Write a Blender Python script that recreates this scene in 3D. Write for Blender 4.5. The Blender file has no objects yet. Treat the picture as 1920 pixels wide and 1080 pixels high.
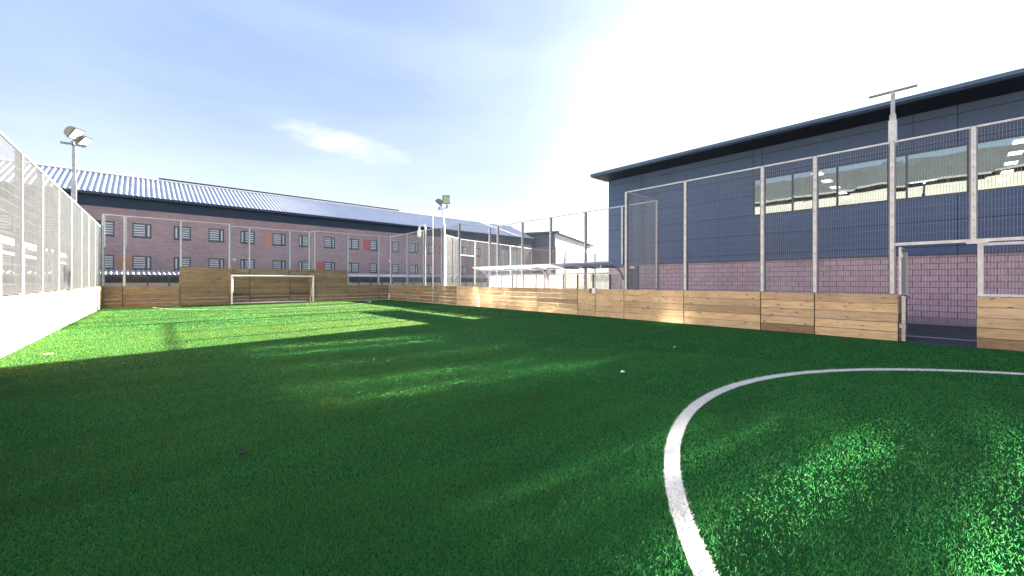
import bpy, math, random
import numpy as np
from mathutils import Matrix, Vector
random.seed(7)
scn = bpy.context.scene
col = scn.collection
R = math.radians

# ------------------------------------------------------------------ helpers
class MB:
    """collects simple shapes into one mesh"""
    def __init__(s): s.v = []; s.f = []; s.mi = []
    def quadbox(s, c8, mi=0, caps=True):
        b = len(s.v); s.v += [tuple(p) for p in c8]
        F = [(0,1,5,4),(1,2,6,5),(2,3,7,6),(3,0,4,7)]
        if caps: F += [(3,2,1,0),(4,5,6,7)]
        s.f += [tuple(b+i for i in q) for q in F]; s.mi += [mi]*len(F)
        return s
    def box(s, x0, x1, y0, y1, z0, z1, mi=0, caps=True):
        return s.quadbox([(x0,y0,z0),(x1,y0,z0),(x1,y1,z0),(x0,y1,z0),(x0,y0,z1),(x1,y0,z1),(x1,y1,z1),(x0,y1,z1)], mi, caps)
    def quad(s, a, b_, c, d, mi=0):
        b = len(s.v); s.v += [tuple(a),tuple(b_),tuple(c),tuple(d)]; s.f.append((b,b+1,b+2,b+3)); s.mi.append(mi); return s
    def tube(s, pts, r, n=10, mi=0, caps=True, r1=None):
        """round bar through points"""
        pts = [Vector(p) for p in pts]; rings = []
        for i, p in enumerate(pts):
            t = (pts[min(i+1,len(pts)-1)] - pts[max(i-1,0)]).normalized()
            a = t.cross(Vector((0,0,1)))
            if a.length < 1e-3: a = Vector((1,0,0))
            a.normalize(); b = t.cross(a).normalized()
            rr = r if r1 is None else r + (r1-r)*i/(len(pts)-1)
            base = len(s.v)
            for k in range(n):
                an = 2*math.pi*k/n
                s.v.append(tuple(p + a*rr*math.cos(an) + b*rr*math.sin(an)))
            rings.append(base)
        for q in range(len(rings)-1):
            for k in range(n):
                k2 = (k+1) % n
                s.f.append((rings[q]+k, rings[q]+k2, rings[q+1]+k2, rings[q+1]+k)); s.mi.append(mi)
        if caps:
            s.f.append(tuple(rings[0]+k for k in range(n))); s.f.append(tuple(rings[-1]+k for k in reversed(range(n)))); s.mi += [mi, mi]
        return s
    def prism(s, poly, axis, a0, a1, mi=0):
        """extrude a 2D polygon along axis 0/1/2; the polygon uses the other two coordinates in order"""
        n = len(poly); b = len(s.v)
        for a in (a0, a1):
            for p in poly:
                q = list(p); q.insert(axis, a); s.v.append(tuple(q))
        for k in range(n):
            k2 = (k+1) % n
            s.f.append((b+k, b+k2, b+n+k2, b+n+k)); s.mi.append(mi)
        s.f.append(tuple(b+k for k in reversed(range(n)))); s.f.append(tuple(b+n+k for k in range(n))); s.mi += [mi, mi]
        return s
    def mesh(s, name, mats, fixn=True):
        me = bpy.data.meshes.new(name); me.from_pydata(s.v, [], s.f)
        for m in (mats if isinstance(mats, (list, tuple)) else [mats]): me.materials.append(m)
        if any(s.mi): me.polygons.foreach_set('material_index', s.mi)
        if fixn:
            import bmesh
            bm = bmesh.new(); bm.from_mesh(me); bmesh.ops.recalc_face_normals(bm, faces=bm.faces); bm.to_mesh(me); bm.free()
        me.update(); return me

def tag(o, label=None, cat=None, group=None, kind=None):
    for k, v in (('label',label),('category',cat),('group',group),('kind',kind)):
        if v: o[k] = v
    return o
def thing(name, loc, label, cat, group=None, rz=0):
    o = bpy.data.objects.new(name, None); o.empty_display_size = .2; o.location = loc; o.rotation_euler.z = rz
    col.objects.link(o); return tag(o, label, cat, group)
def put(name, me, parent=None, loc=(0,0,0), rz=0, world=True):
    """link mesh me as object; loc and rz are in world space when world is True"""
    o = bpy.data.objects.new(name, me); col.objects.link(o)
    if parent is not None:
        o.parent = parent
        if world:
            g = Matrix.Identity(4); q = parent
            while q: g = Matrix.LocRotScale(q.location, q.rotation_euler, None) @ g; q = q.parent
            M = g.inverted() @ (Matrix.Translation(loc) @ Matrix.Rotation(rz, 4, 'Z'))
            o.location = M.translation; o.rotation_euler = M.to_euler()
            return o
    o.location = loc; o.rotation_euler.z = rz
    return o
def build(name, mb, mats, parent=None, loc=(0,0,0), rz=0, world=True):
    return put(name, mb.mesh(name, mats), parent, loc, rz, world)

# ------------------------------------------------------------------ materials
def newmat(name):
    m = bpy.data.materials.new(name); m.use_nodes = True; nt = m.node_tree
    return m, nt, nt.nodes['Principled BSDF']
def nd(nt, typ, **kw):
    n = nt.nodes.new(typ)
    for k, v in kw.items():
        if k in n.inputs.keys(): n.inputs[k].default_value = v
        else: setattr(n, k, v)
    return n
def ramp(nt, fac, stops):
    r = nt.nodes.new('ShaderNodeValToRGB'); e = r.color_ramp.elements
    while len(e) < len(stops): e.new(.5)
    for el, (p, c) in zip(e, stops): el.position = p; el.color = (*c, 1)
    nt.links.new(fac, r.inputs[0]); return r.outputs[0]
def mix(nt, fac, a, b, mode='MIX'):
    n = nt.nodes.new('ShaderNodeMix'); n.data_type = 'RGBA'; n.blend_type = mode
    for sock, val in ((0, fac), (6, a), (7, b)):
        if hasattr(val, 'is_linked') or hasattr(val, 'links'): nt.links.new(val, n.inputs[sock])
        elif isinstance(val, tuple): n.inputs[sock].default_value = (*val, 1)
        else: n.inputs[sock].default_value = val
    return n.outputs[2]
def noise(nt, vec, scale, detail=4, rough=.55):
    n = nd(nt, 'ShaderNodeTexNoise', Scale=scale, Detail=detail, Roughness=rough)
    if vec is not None: nt.links.new(vec, n.inputs['Vector'])
    return n.outputs['Fac']
def coords(nt, scale=(1,1,1), which='Object'):
    t = nt.nodes.new('ShaderNodeTexCoord'); m = nd(nt, 'ShaderNodeMapping'); m.inputs['Scale'].default_value = scale
    nt.links.new(t.outputs[which], m.inputs[0]); return m.outputs[0]
def plain(name, c, rough=.6, metal=0., var=.15, scale=3., spec=.5, bump=0.):
    m, nt, p = newmat(name)
    v = coords(nt); n = noise(nt, v, scale)
    d = tuple(x*(1-var) for x in c); l = tuple(min(1, x*(1+var)) for x in c)
    nt.links.new(ramp(nt, n, [(.3, d), (.7, l)]), p.inputs['Base Color'])
    p.inputs['Roughness'].default_value = rough; p.inputs['Metallic'].default_value = metal
    p.inputs['Specular IOR Level'].default_value = spec
    if bump:
        b = nd(nt, 'ShaderNodeBump', Strength=bump, Distance=.01); nt.links.new(noise(nt, v, scale*12), b.inputs['Height']); nt.links.new(b.outputs[0], p.inputs['Normal'])
    return m
def swiz(nt, a, b):
    """vector (a, b, 0) out of object coordinates"""
    t = nt.nodes.new('ShaderNodeTexCoord'); s = nt.nodes.new('ShaderNodeSeparateXYZ'); c = nt.nodes.new('ShaderNodeCombineXYZ')
    nt.links.new(t.outputs['Object'], s.inputs[0]); nt.links.new(s.outputs[a], c.inputs[0]); nt.links.new(s.outputs[b], c.inputs[1])
    return c.outputs[0]
def brickmat(name, axis, c1, c2, mortar, bw, bh, ms, offset=.5, rough=.85, patch=.2, flute=0.):
    m, nt, p = newmat(name)
    v = swiz(nt, axis, 2)
    b = nd(nt, 'ShaderNodeTexBrick'); b.offset = offset
    nt.links.new(v, b.inputs['Vector'])
    b.inputs['Color1'].default_value = (*c1,1); b.inputs['Color2'].default_value = (*c2,1); b.inputs['Mortar'].default_value = (*mortar,1)
    b.inputs['Scale'].default_value = 1; b.inputs['Mortar Size'].default_value = ms; b.inputs['Mortar Smooth'].default_value = .1
    b.inputs['Brick Width'].default_value = bw; b.inputs['Row Height'].default_value = bh
    n = noise(nt, v, .35, 5, .6); n2 = noise(nt, v, 9, 3)
    c = mix(nt, patch, b.outputs['Color'], ramp(nt, n, [(.3,(.25,.25,.25)),(.7,(.8,.8,.8))]), 'OVERLAY')
    c = mix(nt, .25, c, ramp(nt, n2, [(.3,(.3,.3,.3)),(.7,(.7,.7,.7))]), 'OVERLAY')
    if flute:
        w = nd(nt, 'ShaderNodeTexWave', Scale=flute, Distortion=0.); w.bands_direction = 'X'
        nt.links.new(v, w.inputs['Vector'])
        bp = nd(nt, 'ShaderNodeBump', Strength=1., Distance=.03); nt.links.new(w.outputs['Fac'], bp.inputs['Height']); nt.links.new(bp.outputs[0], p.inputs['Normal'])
        c = mix(nt, ramp(nt, w.outputs['Fac'], [(.1,(.32,.32,.32)),(.45,(0,0,0))]), c, (.09,.06,.075))  # groove shade of the flutes mixed into the colour
    nt.links.new(c, p.inputs['Base Color']); p.inputs['Roughness'].default_value = rough
    return m

def woodmat(name, tones, knots=.9, rough=.75):
    m, nt, p = newmat(name)
    t = nt.nodes.new('ShaderNodeTexCoord'); oi = nt.nodes.new('ShaderNodeObjectInfo'); g = nt.nodes.new('ShaderNodeNewGeometry')
    add = nt.nodes.new('ShaderNodeVectorMath'); add.operation = 'ADD'
    rnd = nt.nodes.new('ShaderNodeMath'); rnd.operation = 'MULTIPLY'; rnd.inputs[1].default_value = 37.
    sm = nt.nodes.new('ShaderNodeMath'); sm.operation = 'ADD'
    nt.links.new(oi.outputs['Random'], sm.inputs[0]); nt.links.new(g.outputs['Random Per Island'], sm.inputs[1]); nt.links.new(sm.outputs[0], rnd.inputs[0])
    nt.links.new(t.outputs['Object'], add.inputs[0]); nt.links.new(rnd.outputs[0], add.inputs[1])
    mp = nd(nt, 'ShaderNodeMapping'); mp.inputs['Scale'].default_value = (1.1, 9, 9); nt.links.new(add.outputs[0], mp.inputs[0])
    grain = noise(nt, mp.outputs[0], 2.2, 6, .62)
    mp2 = nd(nt, 'ShaderNodeMapping'); mp2.inputs['Scale'].default_value = (1.6, 4.2, 4.2); nt.links.new(add.outputs[0], mp2.inputs[0])
    vo = nd(nt, 'ShaderNodeTexVoronoi', Scale=2.1); nt.links.new(mp2.outputs[0], vo.inputs['Vector'])
    kn = ramp(nt, vo.outputs['Distance'], [(.07,(1,1,1)),(.22,(0,0,0))])
    base = ramp(nt, grain, [(.25, tones[0]), (.52, tones[1]), (.8, tones[2])])
    # each plank weathers differently
    wn = nd(nt, 'ShaderNodeTexWhiteNoise', noise_dimensions='1D'); nt.links.new(sm.outputs[0], wn.inputs['W'])
    pl = ramp(nt, wn.outputs['Value'], [(0.,(.36,.32,.30)), (.05,(.5,.47,.45)), (.14,(.84,.82,.82)), (.6,(1,1,1)), (1.,(1.12,1.08,1.0))])
    c = mix(nt, 1., base, pl, 'MULTIPLY')
    km = nd(nt, 'ShaderNodeMath'); km.operation = 'MULTIPLY'; km.inputs[1].default_value = knots; nt.links.new(kn, km.inputs[0])
    c = mix(nt, km.outputs[0], c, tuple(x*.3 for x in tones[0]))
    st = noise(nt, add.outputs[0], 1.3, 3)
    c = mix(nt, ramp(nt, st, [(.5,(0,0,0)),(.72,(.35,.35,.35))]), c, tuple(x*.55 for x in tones[0]))
    nt.links.new(c, p.inputs['Base Color']); p.inputs['Roughness'].default_value = rough
    b = nd(nt, 'ShaderNodeBump', Strength=.25, Distance=.004); nt.links.new(grain, b.inputs['Height']); nt.links.new(b.outputs[0], p.inputs['Normal'])
    return m

M = {}
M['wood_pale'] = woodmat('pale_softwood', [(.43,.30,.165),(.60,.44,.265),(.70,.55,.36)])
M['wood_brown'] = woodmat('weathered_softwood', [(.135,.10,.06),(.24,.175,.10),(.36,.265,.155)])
M['galv'] = plain('galvanised_steel', (.38,.40,.43), .42, .5, .25, 6)
M['galv_dark'] = plain('dull_galvanised_steel', (.20,.22,.25), .5, .4, .2, 5)
M['gap_steel'] = plain('dark_joint_steel', (.035,.03,.028), .7, 0, .2, 5)
M['strip'] = plain('lit_galvanised_strip', (.50,.52,.56), .45, .25, .15, 7)  # lighter than the posts: bounce and sky light put into the metal colour
M['wire'] = plain('galvanised_wire', (.25,.27,.30), .5, .1, .1, 3)
M['white_paint'] = plain('white_gloss_paint', (.80,.81,.82), .35, 0, .04, 4)
M['navy'] = plain('navy_coated_metal', (.022,.045,.085), .45, 0, .15, .8)
M['soffit_and_shade'] = plain('dark_soffit_shade', (.009,.013,.022), .6, 0, .2, 1)  # near-black; also colours the sheets that stand for shade
M['frame'] = plain('dark_blue_window_frame', (.018,.035,.065), .45, 0, .1, 3)
M['rooftin'] = plain('silver_roof_sheet', (.50,.55,.63), .38, .45, .08, .6)
M['silver'] = plain('pale_silver_trim', (.72,.74,.77), .4, .3, .06, 1)
M['cladding_pale'] = plain('pale_metal_cladding', (.72,.74,.74), .5, 0, .06, .5)
M['wing_clad'] = plain('slate_cladding', (.10,.125,.165), .6, 0, .1, .6)
M['bars'] = plain('pale_window_bars', (.55,.60,.66), .4, .2, .05, 2)
M['panel_red'] = plain('red_panel', (.40,.08,.085), .5, 0, .1, 1)
M['panel_orange'] = plain('orange_panel', (.42,.19,.13), .5, 0, .1, 1)
M['black'] = plain('black_plastic', (.02,.02,.024), .45, 0, .2, 6)
M['grey_lamp'] = plain('grey_lamp_casing', (.16,.17,.19), .4, .5, .15, 6)
M['white_plastic'] = plain('white_plastic', (.8,.8,.8), .4, 0, .04, 5)
M['shelter_metal'] = plain('shelter_grey_metal', (.36,.38,.45), .45, .2, .1, 2)
M['asphalt'] = plain('asphalt', (.045,.048,.055), .9, 0, .3, 2.5, bump=.3)
M['kerb'] = plain('pale_kerb', (.30,.33,.37), .8, 0, .12, 3)
M['blue_path'] = plain('blue_grey_paving', (.03,.042,.07), .85, 0, .25, 4)
M['interior'] = plain('room_lining', (.07,.075,.075), .8, 0, .08, .5)
M['roof_grey'] = plain('grey_roof_sheet', (.045,.052,.052), .6, 0, .15, .8)
M['grey_wall'] = plain('pale_render', (.17,.17,.15), .8, 0, .08, .6)
M['brick_far'] = brickmat('purple_brown_brick', 0, (.29,.205,.215), (.37,.265,.275), (.25,.20,.205), .45, .15, .012)
M['brick_wing'] = brickmat('buff_brick', 0, (.26,.19,.175), (.31,.23,.21), (.24,.19,.175), .45, .15, .012)
M['brick_y'] = brickmat('purple_brown_brick_side', 1, (.27,.17,.175), (.34,.225,.225), (.22,.165,.17), .45, .15, .012)
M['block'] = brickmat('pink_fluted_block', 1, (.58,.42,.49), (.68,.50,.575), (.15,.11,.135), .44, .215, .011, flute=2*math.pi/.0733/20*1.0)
M['block_plain'] = brickmat('pink_plain_block', 1, (.30,.215,.25), (.34,.245,.28), (.12,.09,.10), .44, .215, .007)
M['hall_clad'] = brickmat('blue_grey_cladding', 1, (.040,.084,.182), (.045,.092,.198), (.006,.011,.026), 6.0, .92, .014, offset=0., rough=.6, patch=.15)
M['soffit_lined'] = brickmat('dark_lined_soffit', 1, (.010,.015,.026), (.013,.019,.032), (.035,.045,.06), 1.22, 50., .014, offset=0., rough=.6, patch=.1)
M['band'] = brickmat('navy_fascia_panels', 0, (.007,.028,.060), (.009,.033,.068), (.003,.009,.018), 1.25, 1.4, .014, offset=0., rough=.6, patch=.1)

def glassmat(name, tint, refl=.5, rough=.02, bump=0., base=(.02,.03,.04)):
    """window seen from outside: mirror-like coat over the tinted pane"""
    m, nt, p = newmat(name); nt.nodes.remove(p); out = nt.nodes['Material Output']
    gl = nd(nt, 'ShaderNodeBsdfGlossy', Roughness=rough); gl.inputs[0].default_value = (*tint, 1)
    tr = nt.nodes.new('ShaderNodeBsdfTransparent'); tr.inputs[0].default_value = (*base, 1)
    ms = nd(nt, 'ShaderNodeMixShader'); ms.inputs[0].default_value = refl
    nt.links.new(tr.outputs[0], ms.inputs[1]); nt.links.new(gl.outputs[0], ms.inputs[2]); nt.links.new(ms.outputs[0], out.inputs[0])
    if bump:
        v = coords(nt, (1,1,1)); b = nd(nt, 'ShaderNodeBump', Strength=1., Distance=bump)
        nt.links.new(noise(nt, v, .9, 1, .4), b.inputs['Height']); nt.links.new(b.outputs[0], gl.inputs['Normal'])
    return m
M['hall_glass'] = glassmat('hall_window_glass', (.52,.60,.68), .52, .01, .0022, (.80,.85,.85))
M['cell_glass'] = plain('cell_window_glass', (.10,.14,.18), .12, 0, .3, .8, spec=.9)
M['teal_glass'] = plain('teal_stair_glass', (.14,.25,.26), .12, 0, .2, .6, spec=.9)
M['dull_glass'] = glassmat('upper_window_glass', (.9,.92,.94), .26, .09, 0)
M['mirror_glass'] = glassmat('sunward_window_glass', (.95,.96,.97), .92, .075, 0)
def poly(name):
    m, nt, p = newmat(name); nt.nodes.remove(p); out = nt.nodes['Material Output']
    v = coords(nt, (1, 3, .35)); n = noise(nt, v, 3, 5, .6)
    tr = nt.nodes.new('ShaderNodeBsdfTransparent'); tr.inputs[0].default_value = (.86,.87,.9,1)
    df = nt.nodes.new('ShaderNodeBsdfTranslucent'); df.inputs[0].default_value = (.8,.8,.84,1)
    d2 = nt.nodes.new('ShaderNodeBsdfDiffuse'); d2.inputs[0].default_value = (.72,.72,.76,1)
    a = nd(nt, 'ShaderNodeMixShader'); a.inputs[0].default_value = .5
    nt.links.new(df.outputs[0], a.inputs[1]); nt.links.new(d2.outputs[0], a.inputs[2])
    ms = nt.nodes.new('ShaderNodeMixShader'); nt.links.new(ramp(nt, n, [(.3,(.12,.12,.12)),(.75,(.48,.48,.48))]), ms.inputs[0])
    nt.links.new(tr.outputs[0], ms.inputs[1]); nt.links.new(a.outputs[0], ms.inputs[2]); nt.links.new(ms.outputs[0], out.inputs[0])
    return m
M['poly'] = poly('scuffed_clear_sheet')
m_, nt_, p_ = newmat('frosted_roof_sheet'); p_.inputs['Base Color'].default_value = (.55,.57,.62,1); p_.inputs['Roughness'].default_value = .5
tl_ = nt_.nodes.new('ShaderNodeBsdfTranslucent'); tl_.inputs[0].default_value = (.74,.75,.80,1); ms_ = nd(nt_, 'ShaderNodeMixShader'); ms_.inputs[0].default_value = .6
nt_.links.new(p_.outputs[0], ms_.inputs[1]); nt_.links.new(tl_.outputs[0], ms_.inputs[2]); nt_.links.new(ms_.outputs[0], nt_.nodes['Material Output'].inputs[0]); M['shelter_roof'] = m_
def emit(name, c, s):
    m, nt, p = newmat(name); p.inputs['Emission Color'].default_value = (*c,1); p.inputs['Emission Strength'].default_value = s
    p.inputs['Base Color'].default_value = (.8,.8,.8,1)
    return m
M['ceiling_light'] = emit('lit_ceiling_panel', (1,.97,.88), .45)
M['lens'] = plain('lamp_glass', (.62,.60,.54), .12, .3, .1, 4, spec=.8)

def turfmat(name, blades, white=False):
    m, nt, p = newmat(name)
    t = nt.nodes.new('ShaderNodeTexCoord'); v = t.outputs['Object']
    big = noise(nt, v, .55, 4, .6); mid = noise(nt, v, 5., 3, .6)
    if white:
        c = ramp(nt, mid, [(.25,(.74,.75,.76)),(.7,(.90,.90,.90))])
    else:
        a = ramp(nt, big, [(.3,(.011,.142,.040)),(.7,(.024,.20,.048))])
        if blades:
            g = nt.nodes.new('ShaderNodeNewGeometry')
            b = ramp(nt, g.outputs['Random Per Island'], [(0.,(.002,.040,.018)),(.35,(.009,.110,.036)),(.75,(.034,.19,.054)),(.97,(.07,.21,.085)),(1.,(.16,.24,.11))])
            c = mix(nt, .6, a, b)
            br = ramp(nt, noise(nt, coords(nt, (.35,1.6,1)), 1.3, 4, .6), [(.3,(.62,.62,.62)),(.7,(1.25,1.2,1.1))])
            c = mix(nt, 1., c, br, 'MULTIPLY')
        else:
            fine = noise(nt, v, 60., 2)
            c = mix(nt, ramp(nt, fine, [(.35,(.0,.0,.0)),(.65,(.8,.8,.8))]), (.003,.030,.010), a)
    nt.links.new(c, p.inputs['Base Color']); p.inputs['Roughness'].default_value = .5 if blades else .9
    p.inputs['Specular IOR Level'].default_value = .04 if blades else .03
    if blades:
        out = nt.nodes['Material Output']; tl = nt.nodes.new('ShaderNodeBsdfTranslucent'); nt.links.new(mix(nt, .65, c, (.62,.62,.62) if white else (.34,.43,.09)), tl.inputs[0])
        gn = nt.nodes.new('ShaderNodeNewGeometry'); ad = nt.nodes.new('ShaderNodeVectorMath'); ad.operation = 'ADD'; ad.inputs[1].default_value = (0,0,.55)
        nz = nt.nodes.new('ShaderNodeVectorMath'); nz.operation = 'NORMALIZE'; nt.links.new(gn.outputs['Normal'], ad.inputs[0]); nt.links.new(ad.outputs[0], nz.inputs[0])
        nt.links.new(nz.outputs[0], p.inputs['Normal'])
        ms = nd(nt, 'ShaderNodeMixShader'); ms.inputs[0].default_value = .36
        nt.links.new(p.outputs[0], ms.inputs[1]); nt.links.new(tl.outputs[0], ms.inputs[2]); nt.links.new(ms.outputs[0], out.inputs[0])
    return m
M['turf_base'] = turfmat('turf_backing', False); M['turf_blade'] = turfmat('turf_blades', True); M['white_blade'] = turfmat('white_turf_blades', True, True)

# ------------------------------------------------------------------ dimensions (metres; camera above the origin)
XL, XR, YF = -2.24, 13.79, 30.23
HB, HT, HF, HL = 1.18, 2.28, 5.04, 4.38
Y0 = -14.0
GX0, GX1, GD = 3.40, 8.19, .90               # goal recess
RY0, RY1, RX = 8.75, 20.50, 16.20            # bench recess in the right fence
CC, CR = (5.63, -3.34), 5.49                 # centre circle
AC, AR = (5.80, 30.20), 6.0                  # goal area arc
LW = .075

# ------------------------------------------------------------------ ground
def sheet(name, x0, x1, y0, y1, z, m, label=None):
    o = build(name, MB().quad((x0,y0,z),(x1,y0,z),(x1,y1,z),(x0,y1,z)), m); tag(o, kind='structure'); return o
sheet('ground', -900, 900, -900, 900, -.012, M['asphalt'])
sheet('pitch', XL-.05, XR+.02, Y0, YF+.02, 0., M['turf_base'])
sheet('path', XR+.02, 15.4, Y0, 8.6, -.004, M['blue_path'])
tag(build('kerb', MB().box(15.40,15.52,Y0,8.6,-.05,.012), M['kerb']), kind='structure')
tag(build('drain', MB().box(20.45,20.60,Y0,14.3,-.05,.004), M['kerb']), kind='structure')

def band(cx, cy, r, a0, a1, n, z, inside=None):
    mb = MB()
    for i in range(n):
        t0 = a0+(a1-a0)*i/n; t1 = a0+(a1-a0)*(i+1)/n
        p = [(cx+q*math.cos(t), cy+q*math.sin(t), z) for q, t in ((r-LW*.5,t0),(r+LW*.5,t0),(r+LW*.5,t1),(r-LW*.5,t1))]
        mb.quad(*p)
    return mb
LW = .12
def on_line(x, y):
    a = np.abs(np.hypot(x-CC[0], y-CC[1]) - CR) < LW*.5
    b = (np.abs(np.hypot(x-AC[0], y-AC[1]) - AR) < LW*.5)
    return a, b

def blades_mesh(name, x, y, h, w, m, rng):
    n = len(x)
    th = rng.uniform(0, 2*np.pi, n); lean = rng.uniform(.2, 1.1, n)*h; lt = rng.uniform(0, 2*np.pi, n)
    co = np.zeros((n, 3, 3), np.float32)
    dx, dy = np.cos(th)*w*.5, np.sin(th)*w*.5
    co[:,0,0] = x-dx; co[:,0,1] = y-dy; co[:,1,0] = x+dx; co[:,1,1] = y+dy
    co[:,2,0] = x+np.cos(lt)*lean; co[:,2,1] = y+np.sin(lt)*lean; co[:,2,2] = h
    me = bpy.data.meshes.new(name); me.vertices.add(n*3); me.vertices.foreach_set('co', co.ravel())
    me.loops.add(n*3); me.loops.foreach_set('vertex_index', np.arange(n*3, dtype=np.int32))
    me.polygons.add(n); me.polygons.foreach_set('loop_start', np.arange(n, dtype=np.int32)*3)
    me.polygons.foreach_set('loop_total', np.full(n, 3, np.int32))
    me.materials.append(m); me.update(); return me
rng = np.random.default_rng(5)
PX, PY, PH, PW = [], [], [], []
for r0, r1, dens, h, w in ((0,3.2,17000,.022,.0040),(3.2,5.5,8000,.022,.0062),(5.5,9,3200,.022,.0095),(9,16,1000,.021,.016),(16,40,240,.020,.032)):
    bx0, bx1, by0, by1 = max(XL,-r1), min(XR,r1), max(-6,-r1), min(YF,r1)
    n = int(dens*(bx1-bx0)*(by1-by0)); x = rng.uniform(bx0,bx1,n); y = rng.uniform(by0,by1,n); d = np.hypot(x,y)
    k = (d >= r0) & (d < r1); x, y, d = x[k], y[k], d[k]
    PX.append(x); PY.append(y); f = rng.uniform(.55,1.15,len(x)); PH.append(h*f); PW.append(w*rng.uniform(.7,1.2,len(x)))
X, Y, H, W = map(np.concatenate, (PX, PY, PH, PW))
# tufts: blade height follows a lumpy pattern
la, lb = on_line(X, Y); g = ~(la | lb)
tag(put('artificial_grass', blades_mesh('artificial_grass', X[g], Y[g], H[g], W[g], M['turf_blade'], rng)), kind='stuff')
def line_blades(cx, cy, r, a0, a1, per_m, h, w, name):
    n = int(per_m*r*abs(a1-a0)); t = rng.uniform(a0, a1, n); q = r + rng.uniform(-LW*.5, LW*.5, n)
    me = blades_mesh(name, cx+q*np.cos(t), cy+q*np.sin(t), h*rng.uniform(.6,1.15,n), w*rng.uniform(.8,1.2,n), M['white_blade'], rng)
    return me
o = build('centre_circle_line', band(*CC, CR, R(-20), R(200), 160, .004), M['white_blade']); tag(o, kind='structure')
b = put('line_fibre', line_blades(*CC, CR, R(-20), R(200), 2600, .024, .005, 'line_fibre'), o)
o = build('goal_area_line', band(*AC, AR, R(180), R(360), 120, .004), M['white_blade']); tag(o, kind='structure')

# ------------------------------------------------------------------ fences and board walls
WIRE = {}
def wire_panel(L, z0, z1, sv=.05, sh=.2, rv=.0025, rh=.0015):
    key = (round(L,3), z0, z1, sv)
    if key in WIRE: return WIRE[key]
    mb = MB(); n = max(1, int(L/sv)); 
    for i in range(n+1):
        x = i*L/n; mb.box(x-rv, x+rv, -rv, rv, z0, z1, caps=False)
    nh = max(1, int((z1-z0)/sh))
    for j in range(nh+1):
        z = z0 + (z1-z0)*j/nh; b = len(mb.v)
        mb.v += [(0,rv,z-rh),(L,rv,z-rh),(L,rv+2*rh,z-rh),(0,rv+2*rh,z-rh),(0,rv,z+rh),(L,rv,z+rh),(L,rv+2*rh,z+rh),(0,rv+2*rh,z+rh)]
        mb.f += [tuple(b+i for i in q) for q in ((0,1,5,4),(2,3,7,6),(3,2,1,0),(4,5,6,7))]; mb.mi += [0]*4
    WIRE[key] = mb.mesh('mesh_panel', M['wire'], fixn=False); return WIRE[key]
POSTS = {}
def post_mesh(h, z0, zb):
    if (h, z0, zb) in POSTS: return POSTS[h, z0, zb]
    p = MB().box(-.068,.068,.075,.155,z0,h).box(-.072,.072,.070,.160,h,h+.012).mesh('post', M['galv_dark'])
    s = MB(); s.box(-.040,.040,.044,.062,max(z0,zb)+.02,h-.01)
    z = max(z0,zb)+.2
    while z < h-.1: s.box(-.011,.011,.036,.044,z-.011,z+.011,1); z += .3
    POSTS[h, z0, zb] = (p, s.mesh('clamp_strip', [M['strip'], M['galv_dark']])); return POSTS[h, z0, zb]
def seg_frame(P, Q):
    P, Q = Vector((*P,0)), Vector((*Q,0)); d = Q-P; return P, d.length, math.atan2(d.y, d.x)
def add_post(fence, x, y, rz, h=HF, z0=0., zb=HB):
    p, s = post_mesh(h, z0, zb)
    a = put('post', p, fence, (x,y,0), rz); put('clamp_strip', s, a, (x,y,0), rz); return a
def add_run(fence, P, stops, Q, z0, z1, rail=True, sv=.05):
    """mesh panels from P to Q cut at the distances in stops"""
    p, L, rz = seg_frame(P, Q); u = Vector((math.cos(rz), math.sin(rz), 0)); nrm = Vector((-u.y, u.x, 0))
    cuts = [0.] + [s for s in stops if .05 < s < L-.05] + [L]
    for a, b in zip(cuts, cuts[1:]):
        q = p + u*(a+.012) + nrm*.066
        put('mesh_panel', wire_panel(round(b-a-.024,2), z0, z1, sv), fence, tuple(q), rz)
    if rail:
        for a, b in zip(cuts, cuts[1:]):
            q = p + u*a
            put('top_rail', MB().box(.05,b-a-.05,.035,.065,z1-.045,z1).mesh('top_rail', M['strip']), fence, tuple(q), rz)
PLANK = {}
def plank_panel(L, h, m, seed=0):
    key = (round(L,2), h, m, seed)
    if key in PLANK: return PLANK[key]
    n = round(h/.228); ph = (h-.012)/n; mb = MB(); rr = random.Random(seed*131+int(L*100))
    for k in range(n):
        z0 = .012 + k*ph; gap = .008+.005*rr.random(); off = rr.uniform(0,.006)
        x0, x1, y0, y1, za, zb = .012+rr.uniform(0,.004), L-.012-rr.uniform(0,.004), off, off+.045, z0, z0+ph-gap
        c = .005   # eased edges
        b = len(mb.v)
        ring = [(y0+c,za),(y0,za+c),(y0,zb-c),(y0+c,zb),(y1,zb),(y1,za)]
        for x in (x0, x1): mb.v += [(x, yy, zz) for yy, zz in ring]
        for i in range(6): j = (i+1) % 6; mb.f.append((b+i,b+j,b+6+j,b+6+i)); mb.mi.append(0)
        mb.f.append(tuple(b+i for i in range(6))); mb.f.append(tuple(b+6+i for i in reversed(range(6)))); mb.mi += [0,0]
    PLANK[key] = mb.mesh('board_panel', m); return PLANK[key]
def add_boards(wall, P, stops, Q, h, m):
    p, L, rz = seg_frame(P, Q); u = Vector((math.cos(rz), math.sin(rz), 0))
    cuts = [0.] + [s for s in stops if .05 < s < L-.05] + [L]
    for i, (a, b) in enumerate(zip(cuts, cuts[1:])):
        put('board_panel', plank_panel(b-a, h, m, i), wall, tuple(p+u*a), rz)
        if i: put('joint_post', MB().box(-.03,.03,.052,.07,0,h-.02).mesh('joint_post', M['gap_steel']), wall, tuple(p+u*a), rz)

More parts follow.
